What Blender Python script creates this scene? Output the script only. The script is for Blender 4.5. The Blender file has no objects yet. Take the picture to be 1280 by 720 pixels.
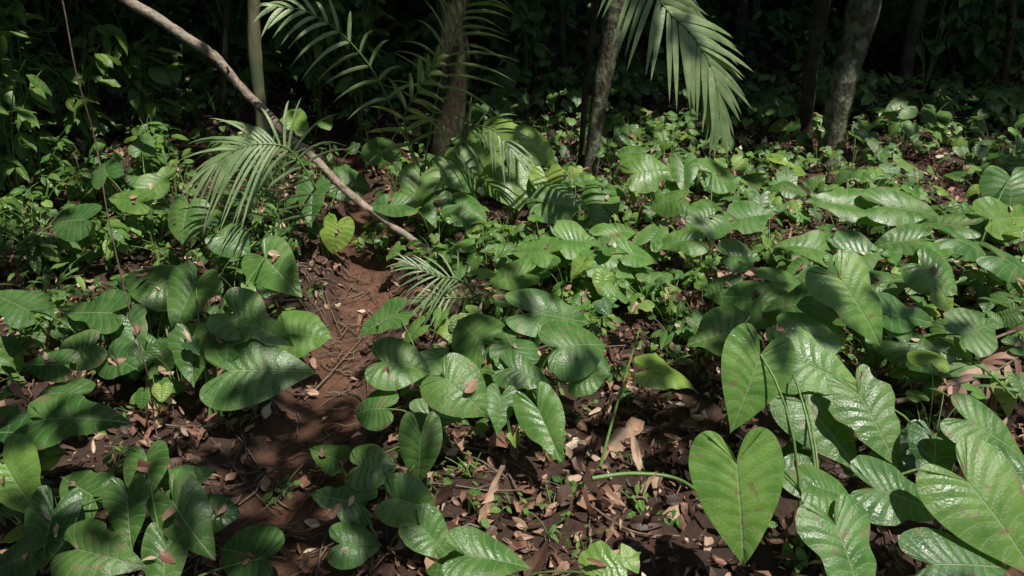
import bpy, math, numpy as np, random
from mathutils import Vector
rng=np.random.default_rng(7); random.seed(7)
def U(a,b,n=None): return rng.uniform(a,b,n)
# ---------------------------------------------------------------- camera model
CAM=np.array([0,0,2.0]); PITCH=math.radians(26); F=924.0
FW=np.array([0,math.cos(PITCH),-math.sin(PITCH)]); UP=np.array([0,math.sin(PITCH),math.cos(PITCH)]); RT=np.array([1.0,0,0])
def ray(px,py): return FW+(px-640)/F*RT+(360-py)/F*UP
# ---------------------------------------------------------------- noise/terrain
PERM=rng.random((256,256))
def vnoise(x,y):
    x=np.asarray(x,float);y=np.asarray(y,float)
    xi=np.floor(x).astype(int);yi=np.floor(y).astype(int);fx=x-xi;fy=y-yi
    fx=fx*fx*(3-2*fx);fy=fy*fy*(3-2*fy)
    g=lambda a,b:PERM[a%256,b%256]
    return (g(xi,yi)*(1-fx)+g(xi+1,yi)*fx)*(1-fy)+(g(xi,yi+1)*(1-fx)+g(xi+1,yi+1)*fx)*fy
def sstep(a,b,x):
    t=np.clip((x-a)/(b-a),0,1);return t*t*(3-2*t)
PY=[-3,1.5,1.85,2.3,3.0,3.8,4.9,6,8,12];PX=[-.6,-.68,-.74,-.84,-.93,-.92,-1.05,-1.3,-1.9,-3]
PW=[.24,.24,.24,.24,.22,.19,.16,.13,.1,.05]
def pathmask(x,y):
    xc=np.interp(y,PY,PX)+.12*(vnoise(y*1.7+3,y*0+2)-.5);w=np.interp(y,PY,PW)*(0.6+.9*vnoise(x*4+9,y*4+4))
    return 1-sstep(.5,1.7,np.abs(x-xc)/w)
def H(x,y):
    x=np.asarray(x,float);y=np.asarray(y,float)
    h=.16*(vnoise(x*.6+31,y*.6+17)-.5)+.07*(vnoise(x*2+3,y*2+7)-.5)+.04*(vnoise(x*6,y*6)-.5)+.022*(vnoise(x*17,y*17)-.5)
    h=h-.14*pathmask(x,y)
    h=h+.13*np.clip(y-7,0,40)+.10*np.clip(-x-2.2,0,12)*sstep(3,6,y)
    return h
def spot(px,py,hh=0.0):
    d=ray(px,py);t=1.0
    while t<60:
        p=CAM+d*t
        if p[2]<=float(H(p[0],p[1]))+hh: return p
        t+=.02
    return CAM+d*12
def at(px,py,y):
    d=ray(px,py);return CAM+d*(y/d[1])
def nrm(v): v=np.asarray(v,float);return v/(np.linalg.norm(v)+1e-9)
# ---------------------------------------------------------------- templates
def catmull(P,n):
    P=np.array(P,float);m=len(P)-1;out=[]
    for t in np.linspace(0,m,n):
        i=min(int(t),m-1);f=t-i
        p0=P[max(i-1,0)];p1=P[i];p2=P[i+1];p3=P[min(i+2,m)]
        out.append(.5*((2*p1)+(-p0+p2)*f+(2*p0-5*p1+4*p2-p3)*f*f+(-p0+3*p1-3*p2+p3)*f**3))
    return np.array(out)
HEART=[(0,0),(.05,-.13),(.15,-.28),(.28,-.31),(.39,-.22),(.45,-.04),(.44,.16),(.37,.38),(.26,.6),(.13,.81),(.03,.96),(0,1.02)]
ARROW=[(0,0),(.05,-.16),(.13,-.36),(.24,-.44),(.35,-.34),(.41,-.12),(.42,.1),(.37,.35),(.27,.58),(.14,.8),(.03,.96),(0,1.02)]
ROUND=[(0,.0),(.05,-.13),(.18,-.25),(.35,-.26),(.48,-.14),(.54,.05),(.53,.25),(.46,.45),(.33,.63),(.17,.78),(.04,.87),(0,.92)]
OVATE=[(0,0),(.09,.05),(.19,.18),(.25,.36),(.24,.54),(.16,.75),(.07,.91),(0,1)]
LANCE=[(0,0),(.05,.06),(.1,.2),(.135,.4),(.125,.6),(.085,.8),(.03,.94),(0,1)]
def leaf(outline,nt,ns,N,lobed,fold=.15,droop=.25,side=.3,wave=.02,pleat=.012,ph=0.,twist=0.,rag=0.):
    O=catmull(outline,nt+1);T=np.linspace(0,1,nt+1)
    b=.3 if lobed else 0.
    m=np.clip((T-b)/(1-b),0,1)**1.1*O[-1,1]
    if rag>0:
        O=O.copy();r=1-rag*np.clip(vnoise(T*9+ph*7,T*0+ph)-.55,0,1)*2;O[1:-1,0]*=r[1:-1]
    V=[];UV=[];S=np.linspace(0,1,ns+1)
    for sg in (1,-1):
        for i in range(nt+1):
            for s in S:
                x=O[i,0]*s;y=m[i]*(1-s)+O[i,1]*s
                y-=.05*math.sin(math.pi*s)*(m[i]>0)
                t=T[i]
                z=fold*x-side*x*x*2-droop*y*abs(y)*(1 if y>0 else -.6)
                z+=wave*math.sin(t*11+ph+sg)*s*s+wave*.7*math.sin(t*23+ph*2.3)*s*s
                z+=pleat*abs(math.sin(math.pi*N*t))*min(1,s*3)*(1-.35*s)
                z+=twist*x*sg*y
                V.append((x*sg,y,z));UV.append((s,t*N,x))
    F=[];w=ns+1;off=(nt+1)*w
    for k in range(2):
        for i in range(nt):
            for j in range(ns):
                a=k*off+i*w+j;q=(a,a+1,a+w+1,a+w)
                F.append(q if k==0 else q[::-1])
    return np.array(V),np.array(F),np.array(UV)
def variants(outl,nt,ns,N,lobed,k,**kw):
    L=[]
    for i in range(k):
        L.append(leaf(outl,nt,ns,N,lobed,fold=U(.0,.4),droop=U(.08,.45),side=U(.1,.55),wave=U(.008,.04),
            ph=U(0,6),twist=U(-.3,.3),rag=(U(.1,.9) if U(0,1)<.5 else 0),pleat=kw.get('pleat',U(.0015,.0055))))
    return L
BIG=[leaf(HEART,52,5,13,True,fold=U(.05,.2),droop=U(.1,.22),side=U(.1,.25),wave=U(.008,.018),ph=U(0,6),twist=0,rag=(.0,.3,.5)[i%3],pleat=.003) for i in range(6)]
HI=variants(HEART,44,4,12,True,7)+variants(ROUND,44,4,12,True,10)+variants(ARROW,40,4,10,True,3)
MID=variants(HEART,18,3,11,True,5,pleat=0)+variants(ROUND,18,3,11,True,8,pleat=0)
OV=variants(OVATE,8,2,7,False,8,pleat=0); OVH=variants(OVATE,22,3,7,False,6,pleat=.01)
LA=variants(LANCE,8,2,8,False,6,pleat=0)
LOW=variants(OVATE,4,1,4,False,5,pleat=0)
LITT=[leaf(OVATE if i%3 else LANCE,5,2,5,False,fold=U(-.2,1.1),droop=U(-.8,1.1),side=U(-1.2,1.6),wave=U(.03,.14),pleat=0,ph=U(0,6),twist=U(-1.1,1.1)) for i in range(14)]
# ---------------------------------------------------------------- mesh builder
class MB:
    def __init__(s): s.V=[];s.F=[];s.U=[];s.T=[];s.M=[];s.n=0
    def raw(s,V,F,UV,tint,mat=0):
        s.V.append(V);s.F.append(F+s.n);s.U.append(UV);s.T.append(np.tile(tint,(len(V),1)) if np.ndim(tint)==1 else tint)
        s.M.append(np.full(len(F),mat));s.n+=len(V)
    def add(s,tpl,d,n,p,sc,tint,mat=0):
        z=nrm(n);y=nrm(d-z*np.dot(z,d));x=np.cross(y,z)
        R=np.stack([x,y,z],1)
        s.raw((tpl[0]*sc)@R.T+p,tpl[1],tpl[2],np.array(tint,float),mat)
    def many(s,tpl,D,N,P,S,T,mat=0):
        if len(P)==0:return
        Z=N/np.linalg.norm(N,axis=1)[:,None];Y=D-Z*np.sum(Z*D,1)[:,None];Y/=np.linalg.norm(Y,axis=1)[:,None]+1e-9
        X=np.cross(Y,Z);v=tpl[0];k=len(v);n=len(P)
        W=(v[None,:,0,None]*X[:,None,:]+v[None,:,1,None]*Y[:,None,:]+v[None,:,2,None]*Z[:,None,:])*S[:,None,None]+P[:,None,:]
        Fs=(tpl[1][None]+(np.arange(n)*k)[:,None,None]).reshape(-1,4)
        s.raw(W.reshape(-1,3),Fs,np.tile(tpl[2],(n,1)),np.repeat(T,k,axis=0),mat)
    def tube(s,P,R,sides=6,tint=(.5,0,0,0),mat=1,rough=0.):
        P=np.array(P,float);k=len(P);R=np.full(k,R) if np.isscalar(R) else np.array(R)
        V=[];UV=[]
        for i in range(k):
            t=nrm(P[min(i+1,k-1)]-P[max(i-1,0)]);a=np.array([1,0,0]) if abs(t[0])<.8 else np.array([0,1,0])
            u=nrm(np.cross(t,a));w=np.cross(t,u)
            for j in range(sides):
                an=2*math.pi*j/sides;r=R[i]*(1+(U(-rough,rough) if rough else 0))
                V.append(P[i]+r*(math.cos(an)*u+math.sin(an)*w));UV.append((.5,i*1.,j/sides))
        Fc=[(i*sides+j,i*sides+(j+1)%sides,(i+1)*sides+(j+1)%sides,(i+1)*sides+j) for i in range(k-1) for j in range(sides)]
        s.raw(np.array(V),np.array(Fc),np.array(UV),np.array(tint,float),mat)
    def build(s,name,mats,smooth=True,parent=None):
        V=np.concatenate(s.V).astype(np.float32);Fc=np.concatenate(s.F).astype(np.int32)
        me=bpy.data.meshes.new(name)
        me.vertices.add(len(V));me.vertices.foreach_set('co',V.ravel())
        me.loops.add(len(Fc)*4);me.loops.foreach_set('vertex_index',Fc.ravel())
        me.polygons.add(len(Fc));me.polygons.foreach_set('loop_start',np.arange(len(Fc),dtype=np.int32)*4)
        for m in mats: me.materials.append(m)
        me.polygons.foreach_set('material_index',np.concatenate(s.M).astype(np.int32))
        me.polygons.foreach_set('use_smooth',np.ones(len(Fc),dtype=bool))
        a=me.attributes.new('luv','FLOAT_VECTOR','POINT');a.data.foreach_set('vector',np.concatenate(s.U).astype(np.float32).ravel())
        T=np.concatenate(s.T).astype(np.float32)
        a=me.attributes.new('tint','FLOAT_COLOR','POINT');a.data.foreach_set('color',T.ravel())
        me.update(calc_edges=True)
        o=bpy.data.objects.new(name,me);bpy.context.scene.collection.objects.link(o)
        if parent:o.parent=parent
        return o
# ---------------------------------------------------------------- materials
class NT:
    def __init__(s,name):
        s.m=bpy.data.materials.new(name);s.m.use_nodes=True;s.t=s.m.node_tree;s.t.nodes.clear()
        s.out=s.t.nodes.new('ShaderNodeOutputMaterial')
    def n(s,ty,**kw):
        nd=s.t.nodes.new(ty)
        for k,v in kw.items(): setattr(nd,k,v)
        return nd
    def set(s,inp,v):
        if isinstance(v,bpy.types.NodeSocket): s.t.links.new(v,inp)
        elif isinstance(v,(tuple,list)): inp.default_value=tuple(v)+((1,) if len(v)==3 and inp.type=='RGBA' else ())
        else: inp.default_value=v
    def math(s,op,a,b=0.,c=None,clamp=False):
        nd=s.n('ShaderNodeMath',operation=op);nd.use_clamp=clamp;s.set(nd.inputs[0],a);s.set(nd.inputs[1],b)
        if c is not None:s.set(nd.inputs[2],c)
        return nd.outputs[0]
    def mix(s,f,a,b,blend='MIX'):
        nd=s.n('ShaderNodeMix',data_type='RGBA',blend_type=blend);s.set(nd.inputs[0],f);s.set(nd.inputs[6],a);s.set(nd.inputs[7],b);return nd.outputs[2]
    def rng(s,v,a,b,c=0.,d=1.):
        nd=s.n('ShaderNodeMapRange');s.set(nd.inputs[0],v)
        for i,k in enumerate((a,b,c,d)): nd.inputs[i+1].default_value=k
        return nd.outputs[0]
    def noise(s,scale,detail=3,vec=None,rough=.55):
        nd=s.n('ShaderNodeTexNoise');nd.inputs['Scale'].default_value=scale;nd.inputs['Detail'].default_value=detail;nd.inputs['Roughness'].default_value=rough
        s.t.links.new(vec if vec is not None else s.obj(),nd.inputs['Vector']);return nd.outputs[0]
    def obj(s):
        if not hasattr(s,'_o'): s._o=s.n('ShaderNodeTexCoord').outputs['Object']
        return s._o
def leafmat(name,dark,light,yellow,trans=.28,rough=.42,veins=True,spots=.5,spec=.5,tc=(1.9,2.0,.8)):
    k=NT(name)
    a=k.n('ShaderNodeAttribute',attribute_name='tint');sp=k.n('ShaderNodeSeparateColor');k.t.links.new(a.outputs['Color'],sp.inputs[0])
    l=k.n('ShaderNodeAttribute',attribute_name='luv');sl=k.n('ShaderNodeSeparateXYZ');k.t.links.new(l.outputs['Vector'],sl.inputs[0])
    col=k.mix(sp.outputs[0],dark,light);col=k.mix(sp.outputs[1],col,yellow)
    n1=k.noise(11,3);col=k.mix(1.0,col,k.mix(k.rng(n1,.3,.7),(.62,.72,.66),(1.3,1.22,1.2)),'MULTIPLY')
    bump=None
    if veins:
        fr=k.math('FRACT',sl.outputs[1]);tri=k.math('ABSOLUTE',k.math('SUBTRACT',fr,.5))
        v=k.rng(tri,.42,.49)
        mid=k.rng(sl.outputs[2],.015,.005)
        vv=k.math('MAXIMUM',k.math('MULTIPLY',v,.55),mid)
        vc=k.mix(.7,col,(.31,.40,.21))
        col=k.mix(vv,col,vc)
        bump=k.math('MULTIPLY',k.math('SUBTRACT',.5,tri),1.2)
        bump=k.math('SUBTRACT',bump,k.math('MULTIPLY',mid,.8))
    if spots>0:
        n2=k.noise(34,3)
        s1=k.math('MULTIPLY',k.rng(n2,.59,.64),k.rng(n1,.47,.56));s1=k.math('MULTIPLY',s1,spots)
        edge=k.math('MULTIPLY',k.rng(k.math('ADD',sl.outputs[0],k.math('MULTIPLY',n2,.5)),1.12,1.2),k.rng(n1,.54,.60))
        edge=k.math('MULTIPLY',edge,k.math('MULTIPLY',sp.outputs[2],.8))
        col=k.mix(k.math('MAXIMUM',s1,edge),col,(.22,.17,.09))
    gm=k.n('ShaderNodeNewGeometry');col=k.mix(k.math('MULTIPLY',gm.outputs['Backfacing'],.45),col,(.20,.30,.15))
    p=k.n('ShaderNodeBsdfPrincipled');k.set(p.inputs['Base Color'],col)
    k.set(p.inputs['Roughness'],k.rng(n1,.3,.7,rough-.08,rough+.16));p.inputs['Specular IOR Level'].default_value=spec
    bn=k.n('ShaderNodeBump');bn.inputs['Strength'].default_value=.45;bn.inputs['Distance'].default_value=.005
    nz=k.noise(110,1)
    k.set(bn.inputs['Height'],k.math('ADD',bump,k.math('MULTIPLY',nz,.8)) if bump is not None else nz)
    k.t.links.new(bn.outputs[0],p.inputs['Normal'])
    tr=k.n('ShaderNodeBsdfTranslucent');k.set(tr.inputs[0],k.mix(1.,col,tc,'MULTIPLY'))
    ms=k.n('ShaderNodeMixShader');ms.inputs[0].default_value=trans
    k.t.links.new(p.outputs[0],ms.inputs[1]);k.t.links.new(tr.outputs[0],ms.inputs[2]);k.t.links.new(ms.outputs[0],k.out.inputs[0])
    return k.m
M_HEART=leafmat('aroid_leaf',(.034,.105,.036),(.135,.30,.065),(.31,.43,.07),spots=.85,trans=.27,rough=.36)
M_OV=leafmat('shrub_leaf',(.030,.09,.027),(.14,.30,.055),(.27,.39,.06),rough=.40,trans=.27)
M_PALM=leafmat('palm_leaflet',(.09,.155,.075),(.24,.34,.17),(.33,.39,.13),veins=False,spots=.2,trans=.22,rough=.34)
def canmat():
    k=NT('canopy_leaf');a=k.n('ShaderNodeAttribute',attribute_name='tint');sp=k.n('ShaderNodeSeparateColor');k.t.links.new(a.outputs['Color'],sp.inputs[0])
    p=k.n('ShaderNodeBsdfDiffuse');k.set(p.inputs[0],k.mix(sp.outputs[0],(.015,.042,.014),(.05,.10,.03)))
    k.t.links.new(p.outputs[0],k.out.inputs[0]);return k.m
M_CAN=canmat()
def simplemat(name,c1,c2,c3=None,sc=20,rough=.7,bump=.3,stretch=None,tint=False,dist=.01):
    k=NT(name);vec=None
    if stretch:
        mp=k.n('ShaderNodeMapping');mp.inputs['Scale'].default_value=stretch;k.t.links.new(k.obj(),mp.inputs[0]);vec=mp.outputs[0]
    n1=k.noise(sc,5,vec,.65);col=k.mix(k.rng(n1,.35,.65),c1,c2)
    if c3: col=k.mix(k.rng(k.noise(sc*.35,4),.50,.58),col,c3)
    if tint:
        a=k.n('ShaderNodeAttribute',attribute_name='tint');sp=k.n('ShaderNodeSeparateColor');k.t.links.new(a.outputs['Color'],sp.inputs[0])
        cr=k.n('ShaderNodeValToRGB');e=cr.color_ramp.elements
        e[0].color=(.045,.025,.018,1);e[1].color=(.70,.56,.42,1);e[1].position=1
        for pos,c in ((.3,(.125,.063,.042)),(.55,(.27,.14,.093)),(.8,(.45,.30,.205))):
            x=e.new(pos);x.color=c+(1,)
        k.t.links.new(sp.outputs[0],cr.inputs[0]);col=k.mix(1.,cr.outputs[0],k.mix(n1,(.5,.5,.5),(1.4,1.4,1.4)),'MULTIPLY')
    p=k.n('ShaderNodeBsdfPrincipled');k.set(p.inputs['Base Color'],col);k.set(p.inputs['Roughness'],rough)
    bn=k.n('ShaderNodeBump');bn.inputs['Strength'].default_value=bump;bn.inputs['Distance'].default_value=dist;k.set(bn.inputs['Height'],n1)
    k.t.links.new(bn.outputs[0],p.inputs['Normal']);k.t.links.new(p.outputs[0],k.out.inputs[0]);return k.m
M_STEM=simplemat('petiole',(.09,.17,.045),(.16,.26,.07),sc=30,rough=.45,bump=.1)
M_TWIG=simplemat('twig',(.1,.07,.05),(.26,.19,.14),sc=40)
M_BARK=simplemat('bark_lichen',(.035,.032,.02),(.13,.12,.07),(.20,.22,.14),sc=26,bump=1.,stretch=(1,1,.45),dist=.04)
M_BARKD=simplemat('bark_dark',(.022,.016,.01),(.075,.055,.03),(.075,.08,.035),sc=24,bump=1.,stretch=(1.5,1.5,.25),dist=.04)
M_CANE=simplemat('cane_bark',(.13,.125,.065),(.24,.22,.12),(.11,.14,.07),sc=14,bump=.3,stretch=(1,1,.5))
M_BRANCH=simplemat('branch_bark',(.14,.10,.07),(.45,.36,.28),(.30,.28,.21),sc=26,bump=1.,dist=.02)
M_LITTER=simplemat('dry_leaf',(.1,.05,.03),(.2,.1,.06),sc=30,rough=.55,bump=.35,tint=True)
k=NT('forest_floor')
a=k.n('ShaderNodeAttribute',attribute_name='tint');sp=k.n('ShaderNodeSeparateColor');k.t.links.new(a.outputs['Color'],sp.inputs[0])
n1=k.noise(18,8,None,.75);n2=k.noise(1.8,4)
soil=k.mix(k.rng(n1,.35,.65),(.045,.025,.018),(.17,.092,.06));soil=k.mix(k.rng(n2,.4,.65),soil,(.08,.047,.032))
mud=k.mix(k.rng(k.noise(5,8,None,.75),.38,.62),(.095,.048,.03),(.33,.17,.105))
mud=k.mix(k.math('MULTIPLY',k.rng(n1,.54,.62),.85),mud,(.085,.046,.032))
col=k.mix(sp.outputs[0],soil,mud)
p=k.n('ShaderNodeBsdfPrincipled');k.set(p.inputs['Base Color'],col);k.set(p.inputs['Roughness'],k.rng(sp.outputs[0],0,1,.9,.5))
bn=k.n('ShaderNodeBump');bn.inputs['Strength'].default_value=1.;bn.inputs['Distance'].default_value=.05;k.set(bn.inputs['Height'],k.noise(26,8,None,.75))
k.t.links.new(bn.outputs[0],p.inputs['Normal']);k.t.links.new(p.outputs[0],k.out.inputs[0]);M_GROUND=k.m
# ---------------------------------------------------------------- ground
def axis(lo,hi,st,far):
    c=list(np.arange(lo,hi,st));a=lo;b=c[-1];s=st;L=[];Rr=[]
    while a>-far: s*=1.25;a-=s;L.append(a)
    s=st
    while b<far: s*=1.25;b+=s;Rr.append(b)
    return np.array(L[::-1]+c+Rr)
ax=axis(-5,6,.035,220);ay=axis(1.2,9,.035,220)
GX,GY=np.meshgrid(ax,ay);GZ=H(GX,GY);nx=len(ax);ny=len(ay)
idx=np.arange(nx*ny).reshape(ny,nx)
Fg=np.stack([idx[:-1,:-1],idx[:-1,1:],idx[1:,1:],idx[1:,:-1]],-1).reshape(-1,4)
g=MB();V=np.stack([GX,GY,GZ],-1).reshape(-1,3)
T=np.zeros((len(V),4));T[:,0]=pathmask(V[:,0],V[:,1]);g.raw(V,Fg,np.zeros((len(V),3)),T);g.build('ground',[M_GROUND])
# ---------------------------------------------------------------- leaf litter
n=46000;x=U(-6,7,n);y=1.3+8.5*U(0,1,n)**1.3;pm=pathmask(x,y);keep=U(0,1,n)>pm*.86;x=x[keep];y=y[keep]
cl=vnoise(x*4+60,y*4+11);keep=U(0,1,len(x))<.35+1.1*cl;x=x[keep];y=y[keep];n=len(x)
z=H(x,y)+U(.004,.045,n);az=U(0,2*math.pi,n)
D=np.stack([np.cos(az),np.sin(az),U(-.4,.4,n)],1);N=np.stack([U(-.85,.85,n),U(-.85,.85,n),np.ones(n)],1)
S=U(.022,.08,n)*(1+.9*(U(0,1,n)>.92));c=np.clip(U(0,1,n)**1.4*.75+.5*vnoise(x*5,y*5)-.12,0,1);T=np.stack([c,c*0,c*0,c*0],1);P=np.stack([x,y,z],1)
lit=MB();w=rng.integers(0,14,n)
for i in range(14):
    q=w==i;lit.many(LITT[i],D[q],N[q],P[q],S[q],T[q])
n=9000;x=U(-14,14,n);y=U(9,24,n);az=U(0,6.28,n)
lit.many(LITT[0],np.stack([np.cos(az),np.sin(az),az*0],1),np.stack([U(-.4,.4,n),U(-.6,.2,n),np.ones(n)],1),np.stack([x,y,H(x,y)+.03],1),U(.08,.2,n),np.stack([U(.0,.6,n)]*4,1))
for (px,py,s,c) in [(760,572,.16,.75),(600,668,.14,.7),(555,560,.12,.7),(780,560,.15,.8),(720,640,.12,.6),(800,600,.14,.85),(660,690,.13,.5),(845,640,.15,.8),(395,455,.1,.7),(30,250,.2,.6),(175,560,.12,.7),(250,560,.1,.5),(760,650,.16,.45),(420,345,.12,.7),(610,630,.12,.85),(340,560,.08,.6),(380,620,.09,.5),(350,690,.1,.4),(400,500,.07,.8)]:
    p=spot(px,py);lit.add(LITT[rng.integers(14)],np.array([U(-1,1),U(-1,1),0]),np.array([U(-.3,.3),-.4,1]),p+np.array([0,0,.04]),s,(c,0,0,0))
tw=MB()
for i in range(900):
    x=U(-4.5,5) if i%3 else U(-1.4,-.4);y=1.5+7*U(0,1)**1.3 if i%3 else U(1.6,4.5);a=U(0,6.28);L=U(.1,.6) if i%3 else U(.04,.25);pts=[]
    for j in range(5):
        f=j/4-.5;xx=x+math.cos(a)*L*f+U(-.012,.012);yy=y+math.sin(a)*L*f+U(-.012,.012);pts.append((xx,yy,float(H(xx,yy))+.012+U(0,.025)))
    tw.tube(pts,[U(.0013,.0045)]*5,5,mat=0)
tw.build('fallen_twigs',[M_TWIG])
# ---------------------------------------------------------------- aroid plants
def bez(a,b,c,n=7):
    t=np.linspace(0,1,n)[:,None];return (1-t)**2*a+2*t*(1-t)*b+t*t*c
def petiole(mb,root,base,r):
    root=np.array(root);base=np.array(base);v=base-root
    ctl=root+np.array([v[0]*.25,v[1]*.25,v[2]*.85])
    mb.tube(bez(root,ctl,base),np.linspace(r*1.4,r*.7,7),5)
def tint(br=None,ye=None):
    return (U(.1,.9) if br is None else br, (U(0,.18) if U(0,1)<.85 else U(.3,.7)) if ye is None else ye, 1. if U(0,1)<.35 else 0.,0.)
def debris(base,d,nn,s,prob):
    if U(0,1)>prob: return
    for j in range(int(U(1,2.6))):
        q=base+d*s*U(.0,.45)+np.cross(d,nn)*s*U(-.15,.15)+nn*(.012+.01*j)
        a=U(0,6.28);e=np.array([math.cos(a),math.sin(a),0])
        lit.add(LITT[rng.integers(14)],e,nn+U(-.1,.1,3),q,U(.03,.075),(U(.4,.95),0,0,0))
def hero_plant(root,leaves,name='elephant_ear_plant',k=.86,tp0=None):
    mb=MB();rp=spot(*root);rp[2]-=.02
    for L in leaves:
        px,py,W,ang=L[:4];hh=L[4];tilt=L[5];br=L[6] if len(L)>6 else None;ye=L[7] if len(L)>7 else U(0,.15)
        c=spot(px,py,hh);dist=np.dot(c-CAM,FW);s=W*dist/F/.98*k
        big=W>=100
        a=math.radians(ang+(U(-6,6) if not big else 0));tl=math.radians(tilt);side=U(-.28,.28) if not big else U(-.1,.1)
        nn=nrm([side,-math.sin(tl),math.cos(tl)]);d=math.cos(a)*RT+math.sin(a)*UP
        d=nrm(d-nn*np.dot(nn,d))
        if big: s*=1.12
        base=c-d*.33*s
        tp=BIG[rng.integers(len(BIG))] if big else HI[rng.integers(len(HI))]
        if L[:2]==(925,622): tp=BIG[0]
        mb.add(tp,d,nn,base,np.array([s*U(.95,1.08),s,s]),tint(br,ye))
        petiole(mb,rp+np.array([U(-.03,.03),U(-.03,.03),0]),base,.0035+.006*s)
        if not big: debris(base,d,nn,s,.4)
    mb.build(name,[M_HEART,M_STEM])
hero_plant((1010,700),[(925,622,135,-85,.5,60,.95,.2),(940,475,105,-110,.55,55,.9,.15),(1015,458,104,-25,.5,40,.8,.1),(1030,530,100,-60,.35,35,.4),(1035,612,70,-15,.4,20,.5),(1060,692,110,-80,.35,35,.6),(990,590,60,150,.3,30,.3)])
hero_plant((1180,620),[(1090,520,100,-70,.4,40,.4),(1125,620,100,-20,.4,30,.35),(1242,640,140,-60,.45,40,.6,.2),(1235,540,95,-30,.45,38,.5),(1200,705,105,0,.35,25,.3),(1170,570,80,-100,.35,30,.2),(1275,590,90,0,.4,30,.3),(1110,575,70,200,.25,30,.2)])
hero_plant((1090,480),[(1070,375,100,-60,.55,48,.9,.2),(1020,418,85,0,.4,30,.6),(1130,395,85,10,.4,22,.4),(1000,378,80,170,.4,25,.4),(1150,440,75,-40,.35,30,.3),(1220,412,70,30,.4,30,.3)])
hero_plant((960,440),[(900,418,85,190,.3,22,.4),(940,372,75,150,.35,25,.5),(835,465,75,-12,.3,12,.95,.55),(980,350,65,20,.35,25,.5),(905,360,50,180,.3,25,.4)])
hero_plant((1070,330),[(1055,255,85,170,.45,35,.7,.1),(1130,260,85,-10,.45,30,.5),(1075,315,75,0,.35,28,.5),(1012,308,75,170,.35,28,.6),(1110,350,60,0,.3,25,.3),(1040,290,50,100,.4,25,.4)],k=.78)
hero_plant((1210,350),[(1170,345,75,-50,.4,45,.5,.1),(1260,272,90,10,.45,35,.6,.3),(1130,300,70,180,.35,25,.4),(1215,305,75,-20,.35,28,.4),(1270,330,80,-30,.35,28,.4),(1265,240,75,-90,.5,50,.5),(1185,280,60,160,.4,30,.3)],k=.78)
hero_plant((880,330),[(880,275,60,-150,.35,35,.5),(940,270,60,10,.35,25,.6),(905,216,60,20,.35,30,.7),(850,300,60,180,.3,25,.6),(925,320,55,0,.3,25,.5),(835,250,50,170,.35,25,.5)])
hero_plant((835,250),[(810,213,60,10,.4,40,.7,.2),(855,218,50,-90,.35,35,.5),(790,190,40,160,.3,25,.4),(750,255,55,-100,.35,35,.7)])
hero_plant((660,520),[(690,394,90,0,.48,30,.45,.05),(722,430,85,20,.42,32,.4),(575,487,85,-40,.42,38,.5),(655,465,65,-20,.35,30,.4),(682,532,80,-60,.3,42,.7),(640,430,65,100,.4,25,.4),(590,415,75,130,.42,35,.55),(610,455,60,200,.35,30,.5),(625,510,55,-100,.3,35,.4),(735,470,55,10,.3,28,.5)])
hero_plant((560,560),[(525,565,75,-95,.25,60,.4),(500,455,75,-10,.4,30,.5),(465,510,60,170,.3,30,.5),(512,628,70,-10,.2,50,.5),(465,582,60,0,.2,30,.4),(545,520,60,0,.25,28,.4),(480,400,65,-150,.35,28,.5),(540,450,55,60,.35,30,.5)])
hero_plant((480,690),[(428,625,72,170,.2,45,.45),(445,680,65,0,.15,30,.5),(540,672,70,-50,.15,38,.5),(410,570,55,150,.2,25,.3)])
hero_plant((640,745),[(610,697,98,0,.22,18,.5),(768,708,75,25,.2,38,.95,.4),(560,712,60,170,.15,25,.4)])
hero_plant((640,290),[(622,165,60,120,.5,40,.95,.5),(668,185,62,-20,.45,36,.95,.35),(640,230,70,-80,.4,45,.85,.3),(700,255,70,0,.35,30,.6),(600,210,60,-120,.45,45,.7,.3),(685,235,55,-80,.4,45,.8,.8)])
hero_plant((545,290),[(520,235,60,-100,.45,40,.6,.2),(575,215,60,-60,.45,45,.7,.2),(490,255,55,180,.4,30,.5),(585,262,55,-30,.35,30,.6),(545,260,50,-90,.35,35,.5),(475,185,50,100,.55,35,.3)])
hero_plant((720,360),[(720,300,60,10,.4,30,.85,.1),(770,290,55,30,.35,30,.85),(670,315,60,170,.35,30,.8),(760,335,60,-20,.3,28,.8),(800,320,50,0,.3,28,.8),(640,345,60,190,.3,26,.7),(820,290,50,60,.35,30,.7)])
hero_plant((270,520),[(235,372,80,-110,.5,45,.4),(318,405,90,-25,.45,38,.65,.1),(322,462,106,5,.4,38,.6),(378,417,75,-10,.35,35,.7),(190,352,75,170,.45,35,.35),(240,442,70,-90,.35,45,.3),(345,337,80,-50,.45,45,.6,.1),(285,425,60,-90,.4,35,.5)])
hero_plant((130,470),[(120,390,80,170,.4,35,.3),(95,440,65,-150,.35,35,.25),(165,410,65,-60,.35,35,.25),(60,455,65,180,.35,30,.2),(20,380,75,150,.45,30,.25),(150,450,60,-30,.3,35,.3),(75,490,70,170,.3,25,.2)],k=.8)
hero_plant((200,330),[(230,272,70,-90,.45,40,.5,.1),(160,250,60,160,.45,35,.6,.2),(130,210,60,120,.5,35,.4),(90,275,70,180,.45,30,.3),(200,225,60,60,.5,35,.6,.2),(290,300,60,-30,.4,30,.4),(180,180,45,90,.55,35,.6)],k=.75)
hero_plant((60,700),[(18,602,95,-60,.4,50,.9,.3),(90,522,102,5,.45,14,.3),(60,662,80,-100,.3,35,.2),(120,692,98,-20,.3,30,.25),(160,640,80,-80,.3,45,.2),(30,540,70,180,.4,30,.2),(100,610,75,150,.3,30,.2),(20,700,80,200,.25,30,.2)])
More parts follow.
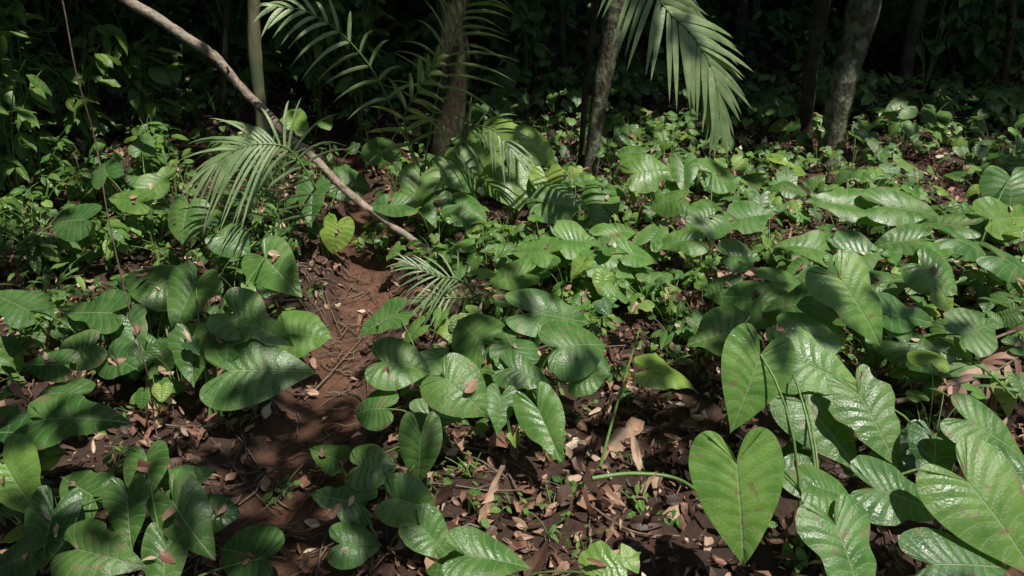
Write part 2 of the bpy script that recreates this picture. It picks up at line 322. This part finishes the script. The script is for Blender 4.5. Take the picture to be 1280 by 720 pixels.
hero_plant((210,745),[(230,650,98,-50,.3,40,.3),(308,692,85,170,.2,35,.3),(180,590,70,-80,.4,35,.2),(205,705,80,-90,.2,30,.2),(270,640,55,0,.2,30,.2),(235,600,60,30,.3,30,.25)])
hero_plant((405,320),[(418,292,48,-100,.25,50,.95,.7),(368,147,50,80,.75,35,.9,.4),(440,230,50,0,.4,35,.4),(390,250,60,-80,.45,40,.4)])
# random plants -------------------------------------------------------
OPEN=[(.35,2.15,.6,.45),(.75,2.55,.35,.4),(1.1,3.75,.28,.3),(-1.5,2.45,.3,.35),(.15,1.9,.5,.3),(-.35,2.5,.15,.2),(-2.2,3.6,.15,.15)]
def blocked(x,y):
    if pathmask(x,y)>.12: return True
    for (a,b,c,d) in OPEN:
        if ((x-a)/c)**2+((y-b)/d)**2<1: return True
    return False
def rand_plant(mb,x,y,nl,size,hgt,tpls,brt,camb=.35,spread=1.):
    rp=np.array([x,y,float(H(x,y))-.01]);a0=U(0,6.28)
    for i in range(nl):
        az=a0+i*2.4+U(-.4,.4);r=U(.35,.95)*hgt*(1-.3*i/nl)*spread;hh=hgt*U(.55,1.15)
        o=np.array([math.cos(az),math.sin(az),0]);base=rp+o*r+np.array([0,0,hh])
        d=o+np.array([0,0,-U(.1,.8)]);nn=nrm(np.array([0,-camb,1.])+o*U(.1,.5)+U(-.35,.35,3))
        s=size*U(.5,1.25);d=nrm(d-nn*np.dot(nn,d))
        mb.add(tpls[rng.integers(len(tpls))],d,nn,base,s*np.array([U(.9,1.15),1,1]),tint(np.clip(brt+U(-.45,.4),0,1)))
        petiole(mb,rp,base,.0018+.006*s)
        debris(base,d,nn,s,.33)
for i in range(700):
    x=U(-4.6,5.8);y=2.0+7.0*U(0,1)**.95
    if abs(x)>.75*y+.6 or blocked(x,y) or vnoise(x*1.3+7,y*1.3+2)<(.26 if x>0 else .26): continue
    if y<3.1 and x>-1. and U(0,1)<.3: continue
    mb=MB();rt=x>-.7
    sz=U(.065,.13)
    if x>1.2: sz*=1.15
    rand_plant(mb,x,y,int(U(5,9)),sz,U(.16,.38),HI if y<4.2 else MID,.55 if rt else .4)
    mb.build('elephant_ear_plant',[M_HEART,M_STEM])
mb=MB()
for i in range(620):
    x=U(-12,13);y=U(7.5,17)
    if abs(x)>.85*y+1: continue
    rand_plant(mb,x,y,int(U(5,8)),U(.12,.24),U(.25,.55),MID,.15 if y>8.6 else .4,spread=1.2)  # darker leaf tint at the back paints in the deep shade
mb.build('understory_foliage',[M_HEART,M_STEM])
lit.build('leaf_litter',[M_LITTER])
# small-leaved shrubs ---------------------------------------------------
def shrub(mb,x,y,hgt,rad,nleaf,size,tpls,brt,ye=None,nst=5):
    rp=np.array([x,y,float(H(x,y))-.02])
    for s in range(nst):
        az=U(0,6.28);o=np.array([math.cos(az),math.sin(az),0])*rad*U(.3,1)
        top=rp+o+np.array([0,0,hgt*U(.6,1)]);P=bez(rp,rp+o*.2+np.array([0,0,hgt*.6]),top,8)
        mb.tube(P,np.linspace(.003+.004*hgt,.002,8),4,mat=1)
        for j in range(nleaf//nst):
            f=U(.3,1);q=P[min(int(f*7),7)]+U(-.02,.02,3);a=U(0,6.28);oo=np.array([math.cos(a),math.sin(a),U(-.5,.3)])
            mb.add(tpls[rng.integers(len(tpls))],oo,np.array([0,-.3,1])+U(-.4,.4,3)+oo*.3,q+oo*.03,size*U(.6,1.2)*np.array([U(.9,1.2),1,1]),tint(np.clip(brt+U(-.3,.3),0,1),ye))
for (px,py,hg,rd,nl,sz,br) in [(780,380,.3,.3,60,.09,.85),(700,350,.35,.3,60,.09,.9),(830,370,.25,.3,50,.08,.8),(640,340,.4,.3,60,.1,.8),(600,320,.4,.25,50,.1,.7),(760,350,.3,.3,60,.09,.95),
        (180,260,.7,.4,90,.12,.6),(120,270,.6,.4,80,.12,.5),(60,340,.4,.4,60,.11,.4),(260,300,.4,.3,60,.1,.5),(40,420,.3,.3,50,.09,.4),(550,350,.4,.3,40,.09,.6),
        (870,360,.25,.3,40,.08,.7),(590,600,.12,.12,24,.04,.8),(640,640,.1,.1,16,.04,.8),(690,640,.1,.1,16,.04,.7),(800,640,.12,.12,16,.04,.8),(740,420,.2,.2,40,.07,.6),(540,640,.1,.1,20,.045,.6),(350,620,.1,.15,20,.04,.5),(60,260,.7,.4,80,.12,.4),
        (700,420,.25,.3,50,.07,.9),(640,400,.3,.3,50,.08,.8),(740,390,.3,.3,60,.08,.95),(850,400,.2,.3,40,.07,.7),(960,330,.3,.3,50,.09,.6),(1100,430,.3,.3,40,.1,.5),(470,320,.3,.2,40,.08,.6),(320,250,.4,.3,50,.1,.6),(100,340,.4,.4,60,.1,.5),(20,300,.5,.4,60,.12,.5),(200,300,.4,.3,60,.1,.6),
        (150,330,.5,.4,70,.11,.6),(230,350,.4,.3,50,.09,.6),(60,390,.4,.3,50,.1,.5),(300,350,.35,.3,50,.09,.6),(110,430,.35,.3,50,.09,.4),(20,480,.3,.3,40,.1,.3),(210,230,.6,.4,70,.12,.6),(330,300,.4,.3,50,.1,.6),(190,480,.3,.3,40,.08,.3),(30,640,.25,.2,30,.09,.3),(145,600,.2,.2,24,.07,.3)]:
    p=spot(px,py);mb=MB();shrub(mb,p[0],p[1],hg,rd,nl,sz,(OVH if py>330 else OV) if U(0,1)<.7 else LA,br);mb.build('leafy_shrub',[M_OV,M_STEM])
mb=MB()
for i in range(450):
    x=U(-4,4.5);y=1.9+5.5*U(0,1)
    if pathmask(x,y)>.4: continue
    shrub(mb,x,y,U(.05,.18),U(.04,.1),int(U(6,14)),U(.03,.07),OV if U(0,1)<.7 else LA,.6,nst=2)
mb.build('seedling_undergrowth',[M_OV,M_STEM])
mb=MB()
for i in range(220):
    y=U(8.8,18);x=U(-.85,.85)*y
    if .1<x/y<.45 and y<11 and U(0,1)<.5: continue
    shrub(mb,x,y,U(.6,2.4),U(.5,1.2),int(U(50,100)),U(.12,.26),OV if U(0,1)<.6 else LA,.1,nst=7)  # forest gloom put into the leaf colour by a near-dark tint
mb.build('background_shrubs',[M_OV,M_STEM])
for (px,py,y,hg) in [(60,230,6.2,1.9),(20,240,5.2,1.5),(120,200,6.5,1.3),(200,190,7,1.4),(450,150,7.5,1.9),(400,150,8,2.0),(660,140,9,1.8),(10,150,7,2.2)]:
    p=at(px,py,y);mb=MB();shrub(mb,p[0],p[1],hg,.6,100,.2,LA+OV,.5,nst=8);mb.build('sapling',[M_OV,M_STEM])
wall=MB();n=36000;an=U(-math.pi,math.pi,n);rr=np.where(np.abs(an)<1.25,U(16,26,n),U(13,20,n));x=rr*np.sin(an);y=rr*np.cos(an)-1;hz=U(0,1,n)**1.2*9  # forest backdrop; ring continues unseen behind the camera, added to block skylight
P=np.stack([x,y,H(x,y)+hz],1);az=U(0,6.28,n);D=np.stack([np.cos(az),np.sin(az),U(-1,.2,n)],1)
N=np.stack([U(-.5,.5,n)-x/rr*.7,U(-.5,.5,n)-y/rr*.7,np.ones(n)],1);T=np.stack([U(.0,1,n),U(0,.2,n),np.zeros(n),np.zeros(n)],1);w=rng.integers(0,5,n)
for i in range(5):
    q=w==i;wall.many(LOW[i],D[q],N[q],P[q],U(.35,.7,q.sum()),T[q])
wall.build('distant_forest_and_sky_screen',[M_CAN])
# ---------------------------------------------------------------- tree trunks
def trunk(name,base,top,w0,w1,mat,y0=None,zt=10,limbs=True,rough=.04,rings=False,bend=0):
    b=spot(*base) if y0 is None else at(base[0],base[1],y0)
    if y0 is not None: b[2]=min(b[2],float(H(b[0],b[1])))
    t=at(top[0],top[1],b[1]);dirv=(t-b)/(t[2]-b[2]);hz=zt-b[2];dist=b[1]/math.cos(PITCH)*1.0
    r0=w0*dist/F/2;r1=w1*dist/F/2;P=[];R=[];k=110
    for i in range(k):
        f=i/(k-1);z=f*hz-.1*(i==0);g=min(1,z/ max(.1,(t[2]-b[2])))
        lat=dirv*np.array([1,1,0])*(z if z<2.5 else 2.5+(z-2.5)*.35)
        wob=np.array([math.sin(z*1.7+b[0])*.02+math.sin(z*4.1+b[0]*3)*.015+bend*math.sin(min(z,3)*1.2)*.1,0,0])
        P.append(b+lat+np.array([0,0,z])+wob*(z>0))
        r=r0+(r1-r0)*g if z<3 else r1*(1-.06*(z-3));r*=1+.3*math.exp(-z*7)+.06*math.sin(z*9+b[0])
        if rings and i%2==0:r*=1.08
        R.append(max(r,.01))
    m=MB();m.tube(P,R,14,mat=0,rough=rough)
    if limbs:
        for j in range(5):
            i0=int(U(60,105));a=U(0,6.28);q=P[i0];e=q+np.array([math.cos(a)*U(1,2.5),math.sin(a)*U(1,2.5),U(.8,2)])
            m.tube(bez(q,(q+e)/2+np.array([0,0,.3]),e,8),np.linspace(R[i0]*.6,.012,8),6,mat=0)
    m.build(name,[mat]);return np.array(P)
T1=trunk('lichen_tree',(733,222),(768,0),15,23,M_BARK,rough=.07)
trunk('slender_tree',(722,215),(742,0),7,8,M_BARKD,rough=.03)
trunk('dark_tree',(562,205),(562,0),33,34,M_BARKD,rough=.08)
trunk('lichen_tree',(1032,205),(1078,0),25,32,M_BARK,rough=.07,bend=.3)
trunk('lichen_tree',(1005,195),(1028,0),12,17,M_BARKD,rough=.05)
trunk('cane_stem_tree',(336,235),(316,0),14,13,M_CANE,rough=.01,rings=True)
trunk('dark_tree',(1125,125),(1150,0),14,16,M_BARKD);trunk('dark_tree',(1165,110),(1195,0),13,15,M_BARKD)
trunk('slender_tree',(280,170),(284,0),6,6,M_BARKD);trunk('slender_tree',(705,120),(700,0),8,8,M_BARKD)
trunk('dark_tree',(925,90),(930,0),12,12,M_BARKD);trunk('slender_tree',(1255,130),(1262,0),8,8,M_BARKD)
for i in range(12):
    x=U(-13,13);y=U(13,20);m=MB();b=np.array([x,y,float(H(x,y))-.1]);r=U(.06,.16);L=U(-.08,.08)
    m.tube([b+np.array([L*z,0,z]) for z in np.linspace(0,10,12)],np.linspace(r,r*.7,12),10,mat=0);m.build('dark_tree',[M_BARKD])
pts=[at(a,b,c) for a,b,c in [(600,362,4.15),(575,340,4.25),(520,303,4.4),(470,268,4.55),(432,238,4.6),(395,200,4.7),(362,172,4.75),(330,138,4.8),(300,108,4.85),(270,72,4.9),(240,52,4.9),(200,25,4.95),(155,-2,5),(90,-45,5.05),(10,-90,5.1),(-90,-140,5.2)]]
cc=catmull(pts,60);m=MB();m.tube(cc,np.linspace(.021,.038,60),10,mat=0,rough=.12)
for i in (22,33,41):
    q=cc[i];m.tube([q,q+U(-.04,.04,3)+np.array([0,-.02,.05])],[.012,.006],6,mat=0)
m.build('leaning_branch',[M_BRANCH])
m=MB();pts=[at(a,b,c) for a,b,c in [(60,-60,2.6),(78,0,2.6),(95,90,2.6),(120,180,2.6),(135,270,2.55),(160,380,2.5),(185,470,2.45),(200,560,2.35),(232,640,2.2),(245,720,2.0)]]
m.tube(catmull(pts,50),.0028,5,mat=0);m.build('hanging_vine',[M_TWIG])
def fallen(pxs,r,hh=.05,name='fallen_branch',mat=None):
    m=MB();P=[spot(a,b,hh) for a,b in pxs];m.tube(catmull(P,24),np.linspace(r,r*.5,24),8,mat=0,rough=.08);m.build(name,[mat or M_TWIG])
fallen([(0,322),(50,290),(105,262)],.012,.2);fallen([(170,555),(205,595),(250,618)],.010);fallen([(1040,520),(1130,500),(1220,488),(1290,480)],.014,.12)
fallen([(1080,470),(1180,445),(1290,405)],.012,.15)
fallen([(740,598),(790,592),(850,600),(900,640)],.010,.12,'green_stem',M_STEM);fallen([(750,585),(770,510),(800,410)],.007,.25,'green_stem',M_STEM)
fallen([(380,500),(410,470),(455,420)],.006,.03);fallen([(590,520),(640,600),(660,650)],.006,.03);fallen([(700,600),(780,660),(850,670)],.006,.03)
# ---------------------------------------------------------------- palms
def strip(n=7):
    V=[];Fc=[];UV=[]
    for i in range(n+1):
        t=i/n;w=.5*math.sin(math.pi*min(1,(t*.9+.1))**.75)**.8 if t<1 else 0
        for x,z in ((-w,-.12*w*2),(0,.0),(w,-.12*w*2)):
            V.append((x,t,z));UV.append((abs(x),t,.5))
    for i in range(n):
        for j in range(2):
            a=i*3+j;Fc.append((a,a+1,a+4,a+3))
    return np.array(V),np.array(Fc),np.array(UV)
ST=strip()
def frond(mb,pts,nl,ll,w,nup,a0=75,a1=22,droop=.35,br=.5,ye=.1,start=.15,up=0.):
    C=catmull(pts,40);mb.tube(C,np.linspace(.007,.002,40),5)
    nup=nrm(nup)
    for i in range(nl):
        f=start+(1-start)*i/(nl-1);ii=min(int(f*39),38);q=C[ii]*(1-(f*39-ii))+C[ii+1]*(f*39-ii) if ii<39 else C[39]
        t=nrm(C[min(ii+1,39)]-C[max(ii-1,0)]);sd=nrm(np.cross(t,nup));nn=nrm(np.cross(sd,t))
        a=math.radians(a0+(a1-a0)*f);L=ll*(.55+.45*math.sin(math.pi*min(1,f*.9+.1)))*(1-.25*f)
        for sg in (1,-1):
            d=nrm(t*math.cos(a)+sd*sg*math.sin(a)+nn*up+U(-.09,.09,3));kq=droop*U(.6,1.4)
            n2=nrm(nn-d*np.dot(nn,d)+U(-.3,.3,3));n2=nrm(n2-d*np.dot(n2,d));x=np.cross(d,n2)
            V=ST[0];l=L*U(.85,1.1)
            W=V[:,[0]]*w*x+V[:,[1]]*l*d+V[:,[2]]*w*n2;W[:,2]-=kq*l*V[:,1]**2
            mb.raw(W+q,ST[1],ST[2],np.array([br+U(-.2,.2),ye,0,0]),0)
def palm(root,fronds):
    mb=MB();rp=spot(*root)
    for f in fronds:
        pts=[at(*q) for q in f['p']];P0=pts[0]
        if f.get('stem',True):
            mb.tube(bez(rp,rp*.5+P0*.5+np.array([0,0,.1]),P0,10),np.linspace(.008,.006,10),6)
        frond(mb,pts,f['n'],f['l'],f['w'],f.get('up',(0,-.8,.6)),droop=f.get('d',.35),br=f.get('b',.6),ye=f.get('y',.05),a0=f.get('a0',75),a1=f.get('a1',22))
    mb.build('young_palm',[M_PALM,M_STEM])
palm((350,330),[dict(p=[(395,235,4.2),(365,190,4.15),(335,180,4.1),(300,185,4.05),(268,205,4.0)],n=20,l=.52,w=.018,d=.5,b=1,a0=90,a1=10),
    dict(p=[(350,300,4.2),(345,245,4.2),(335,215,4.2),(310,195,4.2)],n=14,l=.45,w=.016,d=.3,b=1)])
palm((530,240),[dict(p=[(500,160,5),(470,95,4.9),(430,45,4.8),(385,15,4.7),(345,8,4.6)],n=12,l=.36,w=.026,d=.4,b=1,y=.2),
    dict(p=[(535,180,5),(548,110,4.9),(565,50,4.8),(585,5,4.7),(610,-30,4.6)],n=17,l=.55,w=.02,d=.4,b=1,y=.35),
    dict(p=[(520,200,5),(505,150,4.9),(525,110,4.8),(545,75,4.7)],n=10,l=.34,w=.036,d=.3,b=1,y=.5),
    dict(p=[(540,200,5),(590,160,4.9),(620,165,4.8),(640,190,4.7)],n=12,l=.35,w=.018,d=.4,b=.6)])
palm((600,430),[dict(p=[(600,375,3.7),(575,350,3.65),(545,345,3.6),(510,330,3.6)],n=14,l=.28,w=.012,d=.3,b=.9,a1=15),
    dict(p=[(600,375,3.7),(565,372,3.6),(530,378,3.55)],n=10,l=.24,w=.012,d=.3,b=.8)])
mb=MB();a=T1[60]
pts=[at(790,-160,4.3),at(800,-60,4.3),at(828,5,4.25),at(866,45,4.2),at(893,95,4.15),at(900,150,4.1)]
mb.tube(bez(a,(a+pts[0])/2+np.array([0,0,.6]),pts[0],12),.012,6)
frond(mb,pts,27,.42,.036,(.35,-.9,.35),a0=70,a1=18,droop=.3,br=.5,ye=.2,start=.1);mb.build('palm_frond',[M_PALM,M_STEM])
mb=MB();frond(mb,[spot(a,b,.3) for a,b in [(1270,500),(1230,462),(1180,440),(1140,438)]],9,.24,.055,(0,-.5,.9),droop=.5,br=.8,ye=.0);mb.build('fern_frond',[M_PALM,M_STEM])
mb=MB();frond(mb,[spot(a,b,.28) for a,b in [(1320,400),(1280,440),(1235,468),(1190,482)]],11,.2,.035,(0,-.6,.8),droop=.9,br=.5,ye=.0);mb.build('dead_palm_frond',[M_LITTER,M_TWIG])
# ---------------------------------------------------------------- sun & unseen shading canopy
S=nrm([.30,-.28,.95]);el=math.asin(S[2]);azr=math.atan2(S[0],S[1])
def litv(gx,gy):
    v=.83*np.ones_like(gx)
    v=np.where(gy>6.6,.83-(gy-6.6)*.40,v);v=np.where(gy>8.2,.0,v)
    v=v-.34*sstep(-.4,-1.1,gx)*sstep(3.0,2.4,gy)
    v=v-.12*sstep(-1.3,-2.2,gx)
    v=v-.42*sstep(-3.2,-4.4,gx)
    return np.clip(v,0,1)
nc=11000;gx=U(-16,16,nc);gy=U(-7,29,nc);zc=U(5.2,8.2,nc)
nz=.35*vnoise(gx*1.2+50,gy*1.2+20)+.65*vnoise(gx*3.6+5,gy*3.6+70)
nzr=sstep(.12,.88,nz)
keep=nzr>litv(gx,gy)-.10
gx,gy,zc=gx[keep],gy[keep],zc[keep];nc=len(gx)
inl=(litv(gx,gy)>.35)
C=np.stack([gx,gy,np.zeros(nc)],1)+S[None]*(zc/S[2])[:,None]
can=MB();kk=12;P=np.repeat(C,kk,0)+rng.normal(0,1,(nc*kk,3))*np.repeat(np.where(inl,.11,.26),kk)[:,None];n=len(P);az=U(0,6.28,n)
SS=U(.22,.42,n)*np.repeat(np.where(inl,.55,1.45),kk)
D=np.stack([np.cos(az),np.sin(az),U(-.8,.2,n)],1);N=np.stack([U(-.5,.5,n),U(-.5,.5,n),np.ones(n)],1);T=np.stack([U(0,1,n),U(0,.2,n),np.zeros(n),np.zeros(n)],1);w=rng.integers(0,5,n)
for i in range(5):
    q=w==i;can.many(LOW[i],D[q],N[q],P[q],SS[q],T[q])
can.build('unseen_shade_canopy',[M_CAN])  # leaves above the view, thinned by the lit map to shape the dapple
world=bpy.data.worlds.new('World');bpy.context.scene.world=world;world.use_nodes=True
nt=world.node_tree;bg=nt.nodes['Background'];sk=nt.nodes.new('ShaderNodeTexSky');sk.sky_type='NISHITA';sk.sun_disc=False
sk.sun_elevation=el;sk.sun_rotation=azr;nt.links.new(sk.outputs[0],bg.inputs[0]);bg.inputs[1].default_value=.11
sl=bpy.data.lights.new('sun','SUN');sl.energy=5;sl.angle=math.radians(.53);sl.color=(1,.95,.86)
so=bpy.data.objects.new('sun',sl);bpy.context.scene.collection.objects.link(so);so.rotation_euler=Vector(-S).to_track_quat('-Z','Y').to_euler()
cd=bpy.data.cameras.new('camera');co=bpy.data.objects.new('camera',cd);bpy.context.scene.collection.objects.link(co)
co.location=CAM;co.rotation_euler=(math.radians(90)-PITCH,0,0);cd.sensor_width=36;cd.lens=F/1280*36;cd.clip_end=1000;cd.clip_start=.05
bpy.context.scene.camera=co
sc=bpy.context.scene;sc.view_settings.view_transform='Standard';sc.view_settings.look='None';sc.view_settings.exposure=0
